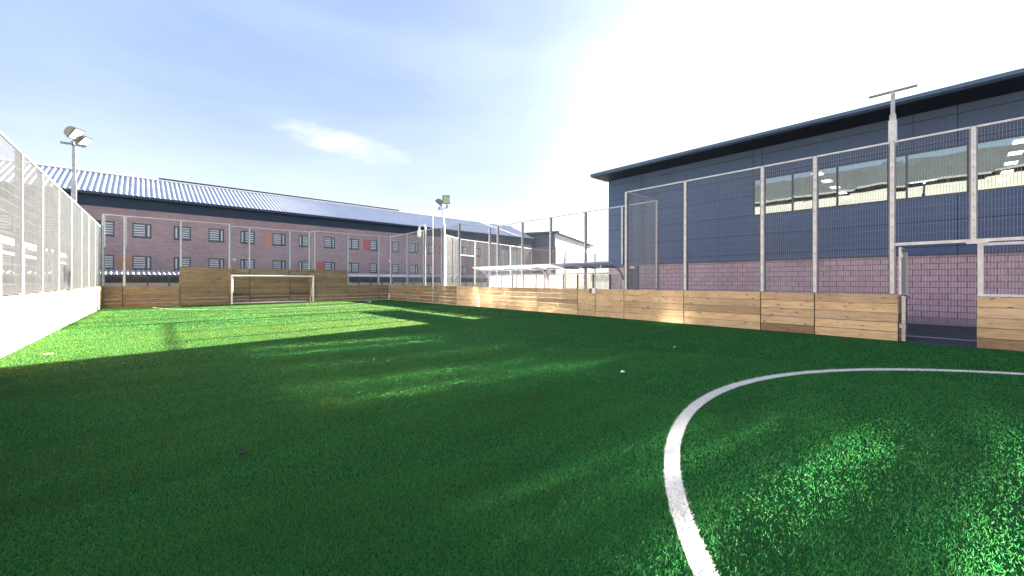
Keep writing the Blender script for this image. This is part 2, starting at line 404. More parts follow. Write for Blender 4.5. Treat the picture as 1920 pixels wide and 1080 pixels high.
# board walls
wl = thing('board_wall', (XL,8,0), 'sunlit pale plank wall along the left side of the pitch', 'board wall', 'plank walls around the pitch')
ys = [-11.8,-9.4,-7,-4.6,-2.2,.2,2.6,5,7.2,9.5,11.7,14.05,16.2,18.5,20.85,23.3,25.6,28]
add_boards(wl, (XL,Y0), [y-Y0 for y in ys], (XL,YF-.02), HB, M['wood_pale'])
wf = thing('board_wall', (5.8,YF,0), 'weathered brown plank wall behind the goal, taller in the middle', 'board wall', 'plank walls around the pitch')
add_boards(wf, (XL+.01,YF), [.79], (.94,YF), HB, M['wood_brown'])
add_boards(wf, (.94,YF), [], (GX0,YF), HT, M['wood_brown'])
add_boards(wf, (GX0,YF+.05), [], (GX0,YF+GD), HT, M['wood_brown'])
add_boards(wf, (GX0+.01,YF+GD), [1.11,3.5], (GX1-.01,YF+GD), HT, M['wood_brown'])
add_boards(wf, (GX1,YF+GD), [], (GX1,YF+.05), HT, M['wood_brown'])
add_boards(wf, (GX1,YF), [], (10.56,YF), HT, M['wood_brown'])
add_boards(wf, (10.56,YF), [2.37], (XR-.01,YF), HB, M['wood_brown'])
RS = [30.11,27.54,25.19,22.83,20.63,18.33,15.96,13.6,11.13,10.19,8.80,6.40,4.02,2.68]
wr = thing('board_wall', (XR,15,0), 'long shaded plank wall on the right, running from the corner to the gate', 'board wall', 'plank walls around the pitch')
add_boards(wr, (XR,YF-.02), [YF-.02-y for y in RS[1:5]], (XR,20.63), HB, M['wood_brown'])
add_boards(wr, (XR,20.63), [20.63-y for y in RS[5:]], (XR,.98), HB, M['wood_pale'])

# mesh fences
def mfence(loc, label): return thing('mesh_fence', loc, label, 'fence', 'tall steel mesh fences')
fl = mfence((XL,8,0), 'glaring sunlit mesh fence above the left plank wall')
for y in ys + [YF-.1]: add_post(fl, XL, y, R(90), HL)
add_run(fl, (XL,Y0), [y-Y0 for y in ys], (XL,YF-.05), HB+.02, HL)
ff = mfence((5.8,YF,0), 'mesh fence behind the goal, in front of the brick block')
FP = [-1.38,.99]
add_run(ff, (XL,YF), [x-XL for x in FP], (GX0,YF), HB+.02, HF)
add_run(ff, (GX0,YF+.05), [], (GX0,YF+GD), HT+.02, HF)
add_run(ff, (GX0,YF+GD), [1.11,3.5], (GX1,YF+GD), HT+.02, HF)
add_run(ff, (GX1,YF+GD), [], (GX1,YF+.05), HT+.02, HF)
add_run(ff, (GX1,YF), [10.58-GX1,12.95-GX1], (XR,YF), HB+.02, HF)
for x in (XL+.04,-1.38,.99,3.32,8.27,10.58,12.95): add_post(ff, x, YF, 0, zb=HT if 1 < x+.02 < 10.59 else HB)
for x in (GX0+.04,GX0+1.11,GX0+3.5,GX1-.04): add_post(ff, x, YF+GD, 0, zb=HT)
fr = mfence((XR,10,0), 'mesh fence above the shaded right plank wall, stepping back around the bench shelter')
dn = R(-90)
add_run(fr, (XR,YF), [YF-y for y in (27.3,24.85,22.5)], (XR,RY1), HB+.02, HF)
add_run(fr, (XR,RY1), [], (RX,RY1), HB+.02, HF)
add_run(fr, (RX,RY1), [RY1-y for y in (19.67,17.36,15.06,12.66,10.48)], (RX,RY0), HB+.02, HF)
add_run(fr, (RX,RY0), [], (XR,RY0), HB+.02, HF)
add_run(fr, (XR,RY0), [RY0-y for y in (6.38,3.99,2.68)], (XR,1.1), HB+.02, HF)
add_run(fr, (XR,1.1), [1.34,3.7,6.1,8.5,10.9,13.3], (XR,Y0), 2.47, HF)
for y in (YF-.1,27.3,24.85,22.5,RY1,RY0,6.38,3.99,2.68): add_post(fr, XR, y, dn)
for y in (1.1,-.24,-2.6,-5,-7.4,-9.8,-12.2): add_post(fr, XR, y, dn, HF, 2.40 if y in (-.24,) else 0.)
for y in (RY1,19.67,17.36,15.06,12.66,10.48,RY0): add_post(fr, RX, y, dn)
build('gate_header', MB().box(.035,.10,-15.05,0,2.40,2.47), M['strip'], fr, (XR,1.05,0))

# gate leaves
gl = thing('gate_leaf', (XR,-.28,0), 'closed gate leaf with pine planks below and mesh above', 'gate', 'leaves of the pitch gate')
gp = plank_panel(2.3, 1.16, M['wood_pale'], 9)
put('board_panel', gp, gl, (XR,-.28,0), dn)
put('mesh_panel', wire_panel(2.22, 1.26, 2.34), gl, (XR+.04,-.32,0), dn)
build('leaf_frame', MB().box(0,.09,.036,.10,1.17,2.37).box(.09,2.3,.040,.09,2.31,2.37).box(.09,2.3,.022,.085,1.17,1.225), M['strip'], gl, (XR,-.30,0), dn)
build('latch', MB().box(-.17,.16,.005,.036,2.36,2.40), M['strip'], gl, (XR,-.30,0), dn)
wr2 = thing('board_wall', (XR,-5,0), 'short plank wall beyond the closed gate leaf', 'board wall', 'plank walls around the pitch')
add_boards(wr2, (XR,-2.62), [2.4,4.8,7.2,9.6], (XR,Y0), HB, M['wood_pale'])
add_run(fr, (XR,-2.62), [2.4,4.8,7.2,9.6], (XR,Y0), HB+.02, 2.38, rail=False)
gq = thing('gate_leaf', (XR+.09,.93,0), 'gate leaf swung open, seen edge on beside the gate post', 'gate', 'leaves of the pitch gate', rz=R(-1.6))
put('board_panel', plank_panel(1.2, 1.16, M['wood_brown'], 3), gq, (0,0,0), 0, world=False)
build('edge_channel', MB().box(-.035,0.005,-.075,-.005,.02,1.14).box(.01,1.2,-.05,-.005,1.06,1.12), M['galv'], gq, world=False)
build('leaf_frame', MB().box(-.03,.02,.0,.05,1.18,2.36).box(.02,1.2,.0,.04,2.31,2.36).box(1.15,1.2,.0,.05,1.18,2.31), M['strip'], gq, world=False)
put('mesh_panel', wire_panel(1.12, 1.2, 2.3), gq, (.03,.02,0), 0, world=False)
build('hinge', MB().box(-.09,-.03,-.03,.03,2.10,2.20).box(-.09,-.035,-.03,.03,.35,.45), M['galv'], gq, world=False)

# a second fenced court beyond
pf = thing('mesh_fence', (30,30,0), 'distant mesh fence with a gate, seen through the right fence behind the shelter', 'fence', 'tall steel mesh fences')
pts = [(14.3,25.2),(16.6,26.2),(19.0,27.8),(20.9,28.3),(26.2,29.6),(30.4,30.9),(36.9,31.6),(43.3,31.9),(50,32.5),(57,33.2)]
for i, (a, b) in enumerate(zip(pts, pts[1:])):
    p_, L_, rz_ = seg_frame(a, b)
    z0 = 3.7 if i == 2 else .1
    if i > 0: add_run(pf, a, [], b, z0, HF, sv=.08)
    if i > 0: add_post(pf, *a, rz_, HF, 3.7 if i == 99 else 0.)
add_post(pf, *pts[-1], rz_, HF)
build('gate_rail', MB().box(0,1.95,.03,.09,3.64,3.72), M['strip'], pf, (19.0,27.8,0), math.atan2(.5,1.9))

# ------------------------------------------------------------------ goal
go = thing('goal', (5.8,YF,0), 'white framed football goal set into the tall plank wall', 'goal')
for x in (GX0+.04, GX1-.04): build('goal_post', MB().tube([(x,YF-.10,-.01),(x,YF-.10,1.80)], .05, 14), M['white_paint'], go)
build('crossbar', MB().tube([(GX0-.01,YF-.10,1.80),(GX1+.01,YF-.10,1.80)], .05, 14), M['white_paint'], go)
build('ground_bar', MB().tube([(GX0+.04,YF+.55,.05),(GX1-.30,YF+.55,.05)], .035, 10), M['white_paint'], go)
for x in (GX0+.04, GX1-.04):
    build('back_stay', MB().tube([(x,YF-.08,1.78),(x,YF+.60,.06)], .022, 8), M['white_paint'], go)

# ------------------------------------------------------------------ masts and poles
def lamp_head(parent, loc, aim, tilt, size=1.):
    """floodlight: bowed casing, glass front; aim = compass angle it faces, tilt below horizontal"""
    h = MB()
    h.prism([(-.02,-.26),(-.02,.26),(.06,.27),(.20,.20),(.27,.05),(.27,-.10),(.20,-.22),(.06,-.27)], 0, -.24, .24)   # local: y back, z up
    h.box(-.26,.26,-.05,-.02,-.29,.29,1)
    o = put('lamp_head', h.mesh('lamp_head', [M['grey_lamp'], M['black']]), parent, loc, 0)
    o.rotation_euler = (R(tilt), 0, aim); o.scale = (size, size, size)
    g = build('lens', MB().box(-.225,.225,-.058,-.051,-.245,.245), M['lens'], o, world=False)
    return o
lp = thing('floodlight_mast', (XL-.2,22.75,0), 'floodlight mast with two clustered lamps behind the bright left fence', 'floodlight', 'floodlight masts')
build('mast', MB().box(XL-.27,XL-.13,22.68,22.82,0,5.35).box(XL-.245,XL-.155,22.705,22.795,5.35,6.72), M['galv'], lp)
build('bracket', MB().box(XL-.55,XL+.15,22.70,22.80,6.72,6.79).box(XL-.24,XL-.16,22.3,23.3,6.70,6.76), M['galv_dark'], lp)
lamp_head(lp, (XL-.14,22.60,7.14), R(58), 36, .82); lamp_head(lp, (XL+.04,22.95,6.98), R(66), 40, .82)
rp = thing('floodlight_mast', (XR+.12,22.5,0), 'floodlight mast with two splayed lamps above the right fence', 'floodlight', 'floodlight masts')
build('mast', MB().tube([(XR+.22,22.5,0),(XR+.22,22.5,5.2)], .11, 8).tube([(XR+.22,22.5,5.2),(XR+.22,22.5,6.25)], .065, 8), M['galv'], rp)
build('bracket', MB().box(XR+.19,XR+.25,21.95,23.15,6.22,6.28).box(XR+.16,XR+.28,22.05,22.15,6.28,6.45).box(XR+.16,XR+.28,22.95,23.05,6.28,6.45), M['galv'], rp)
lamp_head(rp, (XR+.15,22.95,6.66), R(-125), 48, .95); lamp_head(rp, (XR+.18,22.1,6.78), R(-38), 20, .95)
tm = thing('floodlight_mast', (XR+.2,1.1,0), 'bare T topped mast without lamps beside the gate', 'floodlight', 'floodlight masts')
build('mast', MB().box(XR+.14,XR+.26,1.04,1.16,0,5.75).box(XR+.16,XR+.24,1.06,1.14,5.75,6.33), M['galv'], tm)
build('collar', MB().box(XR+.122,XR+.278,1.022,1.178,4.95,5.6), M['strip'], tm)
build('cross_arm', MB().box(XR+.17,XR+.24,.66,1.56,6.33,6.37), M['galv_dark'], tm)
cp = thing('camera_pole', (XR+.2,24.85,0), 'swan necked camera pole at the far end of the right fence', 'camera pole')
arc = [(XR+.2,24.85,0),(XR+.2,24.85,5.15)] + [(XR+.2-.17*(1-math.cos(R(a)))*.9,24.85+.17*(1-math.cos(R(a))),5.15+.36*math.sin(R(a))) for a in range(20,181,20)]
build('pole', MB().tube(arc, .048, 10), M['strip'], cp)
e = arc[-1]
cam_o = build('camera_dome', MB().tube([(e[0],e[1],e[2]+.02),(e[0],e[1],e[2]-.16),(e[0],e[1],e[2]-.30),(e[0],e[1],e[2]-.42)], .05, 12, r1=.13).tube([(e[0],e[1],e[2]-.42),(e[0],e[1],e[2]-.52),(e[0],e[1],e[2]-.58)], .12, 12, r1=.05), M['white_plastic'], cp)
build('bracket_arm', MB().tube([(e[0],e[1],e[2]),(e[0]-.12,e[1]+.1,e[2]-.2),(e[0]+.05,e[1]+.05,e[2]-.5)], .022, 8), M['strip'], cp)
tag(build('slim_pole', MB().tube([(0,0,0),(0,0,2.9),(.01,.02,5.75)], .016, 8), M['strip'], None, (XR-.28,23.0,.0)), 'very thin pale pole standing just inside the right plank wall', 'pole')
sp = thing('loudspeaker_pole', (XL-.45,19.6,0), 'slim pole with two dark paddle shaped horns behind the left mesh fence', 'pole')
build('pole', MB().tube([(XL-.45,19.6,0),(XL-.45,19.6,1.95)], .02, 8), M['galv_dark'], sp)
for dy, dz in ((-.42,0),(.42,.04)):
    build('horn', MB().tube([(XL-.45,19.6+dy*.25,1.80),(XL-.45,19.6+dy*.9,2.05+dz),(XL-.45,19.6+dy*1.05,2.35+dz),(XL-.45,19.6+dy,2.62+dz)], .06, 10, r1=.13), M['black'], sp)

# junction box on the boards
jb = thing('junction_box', (XR,10.27,1.1), 'small white and black box fixed on top of the right plank wall', 'box')
build('casing', MB().box(XR-.09,XR-.01,10.12,10.30,.98,1.21), M['white_plastic'], jb)
build('cover', MB().box(XR-.085,XR-.012,10.302,10.42,1.0,1.19), M['black'], jb)

# scraps on the turf
def scrap(loc, size, m, label, rz):
    mb = MB(); n = 5; g = [[(size*(i/n-.5), size*.6*(j/3-.5)*(1-.25*abs(i/n-.5)), .012+.012*math.sin(i*2.1+j*1.3)) for j in range(4)] for i in range(n+1)]
    for i in range(n):
        for j in range(3): mb.quad(g[i][j],g[i+1][j],g[i+1][j+1],g[i][j+1])
    b = mb.mesh('litter_scrap', m, fixn=False); o = put('litter_scrap', b, None, (loc[0],loc[1],.027), rz)
    mod = o.modifiers.new('thickness','SOLIDIFY'); mod.thickness = .003
    tag(o, label, 'litter', 'scraps lying on the turf')
scrap((5.61,3.60), .10, M['white_plastic'], 'white paper scrap on the shaded turf outside the centre circle', .4)
scrap((.54,4.04), .07, M['black'], 'small dark leaf lying on the shaded turf', 1.1)
scrap((-1.63,12.02), .12, M['white_plastic'], 'white scrap on the sunlit turf near the left plank wall', .2)
scrap((8.6,4.2), .05, M['white_plastic'], 'small white scrap on the turf near the right plank wall', .9)

# ------------------------------------------------------------------ bench shelter in the recess
sh = thing('bench_shelter', (15.3,15,0), 'long open shelter with curved arms and scuffed clear back panels', 'shelter')
build('roof', MB().prism([(14.58,2.36),(14.58,2.30),(14.68,2.28),(15.98,2.12),(15.98,2.16),(14.70,2.36)], 1, 10.03, 20.05), M['shelter_roof'], sh)
for i in range(9): build('purlin', MB().box(14.75,15.85,10.6+i*1.1-.04,10.6+i*1.1+.04,2.10,2.20), M['shelter_metal'], sh)
sy = [10.07,14.72,19.81]
for y in sy:
    build('support_post', MB().box(15.72,15.82,y-.05,y+.05,0,2.14), M['shelter_metal'], sh)
    build('curved_arm', MB().tube([(15.74,y,1.55),(15.55,y,1.85),(15.25,y,2.08),(14.75,y,2.24)], .05, 8, r1=.03), M['shelter_metal'], sh)
ms = [10.07,10.78,11.76,12.71,13.66,14.72,15.65,16.69,17.62,18.6,19.81]
for a, b_ in zip(ms, ms[1:]):
    build('back_panel', MB().box(15.74,15.746,a+.06,b_-.06,.25,1.80), M['poly'], sh)
for y in ms[1:-1]:
    if y != 14.72: build('mullion', MB().box(15.72,15.77,y-.03,y+.03,.2,1.83), M['navy'], sh)
build('back_rail', MB().box(15.72,15.78,10.1,19.78,1.83,1.90).box(15.72,15.78,10.1,19.78,.17,.23), M['shelter_metal'], sh)
build('bench_seat', MB().box(15.25,15.65,10.3,19.6,.44,.48), M['galv'], sh)

# ------------------------------------------------------------------ sports hall on the right
XW, HY0, HY1 = 20.79, -22., 14.36
ha = thing('sports_hall', (26,-4,0), 'large dark blue clad hall with a deep overhanging roof and a pink block base', 'building')
WZ0, WZ1, WY1 = 4.55, 6.27, 6.34
build('block_base', MB().box(XW+.02,XW+.3,HY0,HY1,.215,2.44), M['block'], ha)
build('base_course', MB().box(XW,XW+.3,HY0,HY1,-.1,.215), M['block_plain'], ha)
w = MB()
w.box(XW,XW+.25,HY0,HY1,2.50,WZ0).box(XW,XW+.25,HY0,HY1,WZ1,7.70).box(XW,XW+.25,WY1,HY1,WZ0,WZ1).box(XW,XW+.25,HY0,-16,WZ0,WZ1)
build('wall_cladding', w, M['hall_clad'], ha, (0,0,0))
build('base_flashing', MB().box(XW-.03,XW+.2,HY0,HY1,2.44,2.50), M['navy'], ha)
build('gable_wall', MB().prism([(XW+.25,0),(36,0),(36,7.7),(28.4,8.55),(XW+.25,7.7)], 1, HY1-.25, HY1).prism([(XW+.25,0),(36,0),(36,7.7),(28.4,8.55),(XW+.25,7.7)], 1, HY0, HY0+.25), M['hall_clad'], ha)
build('rear_wall', MB().box(35.75,36,HY0+.25,HY1-.25,0,7.7), M['hall_clad'], ha)
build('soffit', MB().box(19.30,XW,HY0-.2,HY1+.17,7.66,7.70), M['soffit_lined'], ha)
build('roof', MB().prism([(19.32,7.70),(37.2,7.70),(28.4,8.75),(19.32,7.84)], 1, HY0-.2, HY1+.17), M['navy'], ha)
build('gutter', MB().prism([(19.20,7.86),(19.20,7.74),(19.26,7.68),(19.318,7.68),(19.318,7.86)], 1, HY0-.25, HY1+.2), plain('blue_grey_gutter', (.07,.12,.20), .3, .3, .1, 1), ha)
build('ceiling', MB().box(XW+.3,35.7,HY0+.3,HY1-.3,6.36,6.42), M['interior'], ha)
build('room_floor', MB().box(XW+.3,35.7,HY0+.3,HY1-.3,3.6,3.7), M['interior'], ha)
build('room_wall', MB().box(32.6,32.8,HY0+.3,HY1-.3,3.7,6.36), M['interior'], ha)
mull = [6.34,4.82,3.28,1.76,1.26,-.24,-1.76,-3.28,-4.8,-6.3,-7.8,-9.3,-10.8,-12.3,-13.8,-16.]
wf_ = MB().box(XW-.03,XW+.12,-16,WY1,WZ0-.0,WZ0+.06).box(XW-.03,XW+.12,-16,WY1,WZ1-.06,WZ1)
for y in mull: wf_.box(XW-.032,XW+.12,y-.03,y+.03,WZ0+.06,WZ1-.06)
sw = build('window_strip', wf_, M['frame'], ha)
rr = random.Random(3)
for a, b_ in zip(mull, mull[1:]):
    q = MB().quad((XW+.02,a-.03,WZ0+.06),(XW+.02+rr.uniform(-.004,.004),b_+.03,WZ0+.06),(XW+.02+rr.uniform(-.004,.004),b_+.03,WZ1-.06),(XW+.02,a-.03,WZ1-.06))
    build('pane', q, M['hall_glass'], sw)
build('joint_trim', MB().box(XW-.015,XW-.002,12.12,12.17,2.5,7.66).box(XW-.015,XW-.002,WY1-.0,WY1+.05,WZ1,7.66).box(XW-.015,XW-.002,1.07,1.12,WZ1,7.66), M['navy'], ha)
for x in (22.2,24.1,26,27.9,29.8):
    for y in (-1.45,4.2,-7.1): build('ceiling_light', MB().box(x-.28,x+.28,y-.17,y+.17,6.325,6.358), M['ceiling_light'], ha)
dr = build('door', MB().box(XW-.05,XW+.02,12.3,13.3,0,2.40), M['frame'], ha)
build('bulkhead_lamp', MB().box(XW-.14,XW-.05,12.48,12.80,2.24,2.36), M['white_plastic'], dr)

# ------------------------------------------------------------------ long brick block behind the goal
FA = R(1.44); FL = (0, 52, 0)
fb = thing('brick_block', FL, 'long purple brick block with barred windows and a ribbed silver roof', 'building', rz=FA)
T0, T1 = -26., 52.6
def fpart(name, mb, m, parent=None): return build(name, mb, m, parent or fb, world=False)
wins = [-9.6,-6.7,-3.7,-1.16,1.82,4.6,7.38,10.45,13.19,16.05,19.1,21.92,24.8,27.83,30.62,33.55,36.87,39.65]
wins = [-24.4,-21.5,-18.5,-15.5,-12.5]+wins
ROWS = ((2.46,3.84),(5.52,6.96)); WW = .67
wall = MB()
zc = [0, 2.46, 3.84, 5.52, 6.96, 8.22]
for z0, z1, cut in ((0,2.46,0),(2.46,3.84,1),(3.84,5.52,0),(5.52,6.96,1),(6.96,8.22,0)):
    xs = [T0] + (sum(([w-WW, w+WW] for w in wins), []) + [44.95,48.8] if cut else []) + [T1]
    if not cut and z0 > 3 and z1 < 7: xs = [T0,44.95,48.8,T1]
    for a, b_ in zip(xs[::2], xs[1::2]): wall.box(a, b_, 0, .35, z0, z1)
fpart('wall', wall, M['brick_far'])
fpart('rear_wall', MB().box(T0,T1,13.6,13.9,0,9.3).box(T0,T0+.3,.35,13.6,0,9.3).box(T1-.3,T1,.35,13.6,0,9.3).box(T0+.3,T1-.3,.9,1.0,0,8.2), M['brick_far'])
fpart('fascia_band', MB().box(T0-.1,T1+.1,-.03,.35,8.22,9.22), M['band'])
fpart('soffit', MB().box(T0-.3,T1+.3,-.62,-.03,9.16,9.22), M['soffit_and_shade'])
fpart('gutter', MB().box(T0-.4,T1+.4,-.74,-.62,9.20,9.40), M['navy'])
# ribbed roof: trapezoid ribs running up the slope
def ribbed(mb, x0, x1, ya, za, yb, zb, pitch, rib, top, fl):
    s = Vector((0, yb-ya, zb-za)).normalized(); n = Vector((0, -s.z, s.y))
    prof = []; x = x0
    while x < x1 - pitch + 1e-6:
        prof += [(x,0),(x+pitch-top-2*fl,0),(x+pitch-top-fl,rib),(x+pitch-fl,rib)]; x += pitch
    prof += [(x,0)]
    for (xa, ha_), (xb, hb_) in zip(prof, prof[1:]):
        A = Vector((xa,ya,za))+n*ha_; B = Vector((xb,ya,za))+n*hb_; C = Vector((xb,yb,zb))+n*hb_; D = Vector((xa,yb,zb))+n*ha_
        mb.quad(A,B,C,D)
RY, RZ = 6.2, 12.42
r_ = MB(); ribbed(r_, T0-.4, T1+.3, -.68, 9.42, RY, RZ, .385, .062, .045, .09)
r_.quad((T0-.4,RY,RZ),(T1+.4,RY,RZ),(T1+.4,14.4,9.4),(T0-.4,14.4,9.4))
rf = put('roof', r_.mesh('roof', M['rooftin'], fixn=False), fb, world=False)
fpart('ridge_cap', MB().prism([(RY-.35,RZ-.08),(RY-.35,RZ+.04),(RY,RZ+.15),(RY+.35,RZ+.04),(RY+.35,RZ-.12)], 0, T0-.4, T1+.4), M['silver'], rf)
fpart('ridge_vent', MB().box(.2,28.7,RY-.1,RY+.5,RZ+.16,RZ+.30).box(.4,.5,RY,RY+.4,RZ+.1,RZ+.16), M['navy'], rf)
fpart('gable_end', MB().prism([(0,9.22),(13.9,9.22),(RY,RZ-.05)], 0, T1-.2, T1).prism([(0,9.22),(13.9,9.22),(RY,RZ-.05)], 0, T0, T0+.2), M['band'])
v1 = Vector((44.6,RY,RZ)); v2 = Vector((48.6,-.68,9.42)); nn = Vector((0,-.42,.9))
hp = MB(); dv = Vector((.16,0,0))
hp.quadbox([v1-dv+nn*.08, v2-dv+nn*.08, v2+dv+nn*.08, v1+dv+nn*.08, v1-dv+nn*.16, v2-dv+nn*.16, v2+dv+nn*.16, v1+dv+nn*.16]); fpart('hip_flashing', hp, M['white_paint'], rf)
# windows: frame with a narrow vent and a barred pane, handed alternately
def win_meshes(z0, z1, flip):
    s = -1 if flip else 1
    def bx(mb, a, b_, y0, y1, c, d): mb.box(min(s*a,s*b_), max(s*a,s*b_), y0, y1, c, d)
    f = MB(); h = z1-z0
    bx(f,-WW,WW,.06,.16,0,.16); bx(f,-WW,WW,.06,.16,h-.09,h); bx(f,-WW,-WW+.09,.06,.16,.16,h-.09); bx(f,WW-.09,WW,.06,.16,.16,h-.09); bx(f,-WW+.33,-WW+.45,.06,.16,.16,h-.09)
    g = MB(); bx(g,-WW+.09,-WW+.33,.13,.14,.16,h-.09); bx(g,-WW+.45,WW-.09,.13,.14,.16,h-.09)
    b = MB()
    for k in range(5):
        z = .27 + k*(h-.42)/4.4; bx(b,-WW+.46,WW-.10,.085,.11,z,z+.085)
    bx(b,-WW+.15,-WW+.26,.10,.12,.22,h-.16)
    return f.mesh('window',M['frame']), g.mesh('pane',M['cell_glass']), b.mesh('window_bars',M['bars'])
WM = {(r,fl): win_meshes(*ROWS[r], fl) for r in (0,1) for fl in (0,1)}
for i, t in enumerate(wins):
    for r in (0,1):
        f, g, b = WM[r, (i+1) % 2]
        wo = put('window', f, fb, (t,0,ROWS[r][0]), 0, world=False)
        put('pane', g, wo, world=False); put('window_bars', b, wo, world=False)
for a, b_, r, m in ((-2.83,-1.84,0,'panel_orange'),(8.84,9.77,1,'panel_orange'),(14.5,15.37,0,'panel_red'),(20.33,21.24,1,'panel_red'),(32.0,32.87,1,'panel_red'),(38.0,38.97,0,'panel_orange'),(-7.9,-7.4,0,'panel_orange')):
    p_ = fpart('colour_panel', MB().box(a,b_,-.02,-.003,*ROWS[r]), M[m])
    p_['label'] = ('red' if m == 'panel_red' else 'orange') + ' panel beside a barred window'
# stair glazing near the far end
sg = fpart('stair_window', MB().box(44.95,48.8,.05,.2,2.46,2.56).box(44.95,48.8,.05,.2,6.86,6.96).box(44.95,45.05,.05,.2,2.56,6.86).box(48.7,48.8,.05,.2,2.56,6.86).box(46.6,46.95,.04,.2,2.56,6.86).box(45.8,45.87,.05,.2,2.56,6.86).box(47.8,47.87,.05,.2,2.56,6.86).box(45.05,48.7,.06,.18,4.0,4.06).box(45.05,48.7,.06,.18,5.6,5.66), M['frame'])
fpart('pane', MB().box(45.05,48.7,.13,.14,2.56,6.86), M['teal_glass'], sg)
fpart('dark_opening', MB().box(44.8,49.0,-.02,-.003,7.0,8.2), M['soffit_and_shade'])  # flat dark sheet on the wall stands for a shaded opening
for t, z in ((6.15,3.75),(24.0,4.3)):
    fpart('wall_light', MB().box(t-.16,t+.16,-.3,-.003,z,z+.1).box(t-.05,t+.05,-.25,-.05,z-.22,z), M['white_plastic'])

# canopy walkway along the block
cw = thing('walkway_canopy', (0,47,0), 'low ribbed silver canopy along the foot of the brick block', 'canopy', 'roofed walkways', rz=FA)
def cpart(name, mb, m): return build(name, mb, m, cw, world=False)
r_ = MB(); ribbed(r_, -26, 40, 0, 1.96, 3., 2.42, .34, .085, .05, .09)
put('roof', r_.mesh('roof', M['rooftin'], fixn=False), cw, world=False)
cpart('eaves_beam', MB().box(-26,40,.12,.22,1.80,1.90).box(-26,40,2.85,2.95,2.20,2.32), M['navy'])
cpart('canopy_shade_sheet', MB().box(-26,40,3.0,3.05,1.28,2.35), M['soffit_and_shade'])  # near-black sheet stands for the shade under the canopy roof
cpart('low_panel', MB().box(-26,40,2.9,2.95,.1,1.27), M['cladding_pale'])
pm = MB().box(-.06,.06,.95,1.07,0,2.02).mesh('canopy_post', M['navy'])
for k in range(45): put('canopy_post', pm, cw, (-25.5+k*1.46,0,0), 0, world=False)

# ------------------------------------------------------------------ wing at the right end
WA = R(90-65.6); WC = (56.2, 50.6, 0)
wg = thing('end_wing', WC, 'far wing with a bright white band of cladding over buff brick', 'building', rz=WA)
def gpart(name, mb, m, parent=None): return build(name, mb, m, parent or wg, world=False)
GL = 29.2
gpart('brick_wall', MB().box(0,GL,0,.3,0,8.1).box(0,.3,.3,16,0,8.1), M['brick_wing'])
gpart('pale_cladding', MB().box(0,GL,-.02,.25,8.1,10.5), M['cladding_pale'])
gpart('side_cladding', MB().box(-.02,.25,.25,16,8.1,10.5), M['wing_clad'])
gpart('roof', MB().prism([(-.9,10.5),(GL+1.6,10.62),(GL+1.6,10.85),(-.9,10.85)], 1, -1.0, 17), M['navy'])
for x, w_ in ((5.0,1.3),(8.2,1.3),(16.6,3.6)):
    wo = gpart('window', MB().box(x,x+.14,-.04,.02,3.9,6.4).box(x+w_-.14,x+w_,-.04,.02,3.9,6.4).box(x+.14,x+w_-.14,-.04,.02,3.9,4.02).box(x+.14,x+w_-.14,-.04,.02,6.28,6.4), M['white_paint'])
    gpart('pane', MB().box(x+.14,x+w_-.14,-.03,-.004,4.02,6.28), M['cell_glass'] if w_ < 2 else M['bars'], wo)

# ------------------------------------------------------------------ covered walkway on the left
lc = thing('walkway_canopy', (XL-3,25,0), 'white edged covered walkway beyond the left mesh fence', 'canopy', 'roofed walkways')
build('roof', MB().prism([(XL-2.6,3.0),(XL-2.6,3.35),(XL-4.6,3.6),(XL-4.6,3.45)], 1, 14, 46), M['silver'], lc)
build('gutter', MB().box(XL-2.58,XL-2.46,14,46,3.02,3.16), M['white_paint'], lc)
build('rail', MB().box(XL-2.7,XL-2.62,14,46,2.62,2.74), M['white_paint'], lc)
for k in range(9): build('canopy_post', MB().box(XL-2.75,XL-2.63,15+k*3.8,15.12+k*3.8,0,3.0), M['silver'], lc)

# ------------------------------------------------------------------ block on the left (its windows throw light back on to the turf)
lb = thing('render_block', (-14,5,0), 'pale block with a grey sheet roof, mirrored in the hall windows', 'building')
bx_, ly0, ly1 = -14., -26., 33.
ROWL = {(4.8,6.3): [(-20,-16),(-10,-6),(1.7,2.75),(2.95,3.75),(4.15,4.8),(7.0,8.0),(8.5,9.2),(9.4,10.0),(10.8,11.5),(12.3,13.3),(20.5,24.)],
        (8.7,9.6): [(-20,-16),(-10,-6),(10.4,11.3),(16.2,17.2),(17.9,18.6),(19.6,20.3),(21.2,23.2),(26,27)]}
wall = MB()
for z0, z1 in ((0,4.8),(4.8,6.3),(6.3,8.7),(8.7,9.6),(9.6,11.2)):
    e_ = [ly0] + sum(([a,b_] for a, b_ in ROWL.get((z0,z1), [])), []) + [ly1]
    for a, b_ in zip(e_[::2], e_[1::2]): wall.box(bx_-.3,bx_,a,b_,z0,z1)
wall.box(bx_-9,bx_-8.7,ly0,ly1,0,11.2).box(bx_-8.7,bx_-.3,ly0,ly0+.3,0,11.2).box(bx_-8.7,bx_-.3,ly1-.3,ly1,0,11.2)
build('wall', wall, M['grey_wall'], lb)
build('brick_base', MB().box(bx_,bx_+.03,ly0,ly1,0,4.4), M['brick_y'], lb)
build('roof', MB().prism([(bx_+.8,11.2),(bx_-9.8,11.2),(bx_-4.5,14.5)], 1, ly0-.5, ly1+.5), M['roof_grey'], lb)
build('gutter', MB().box(bx_+.8,bx_+.95,ly0-.5,ly1+.5,11.1,11.3), M['roof_grey'], lb)
rw = random.Random(11)
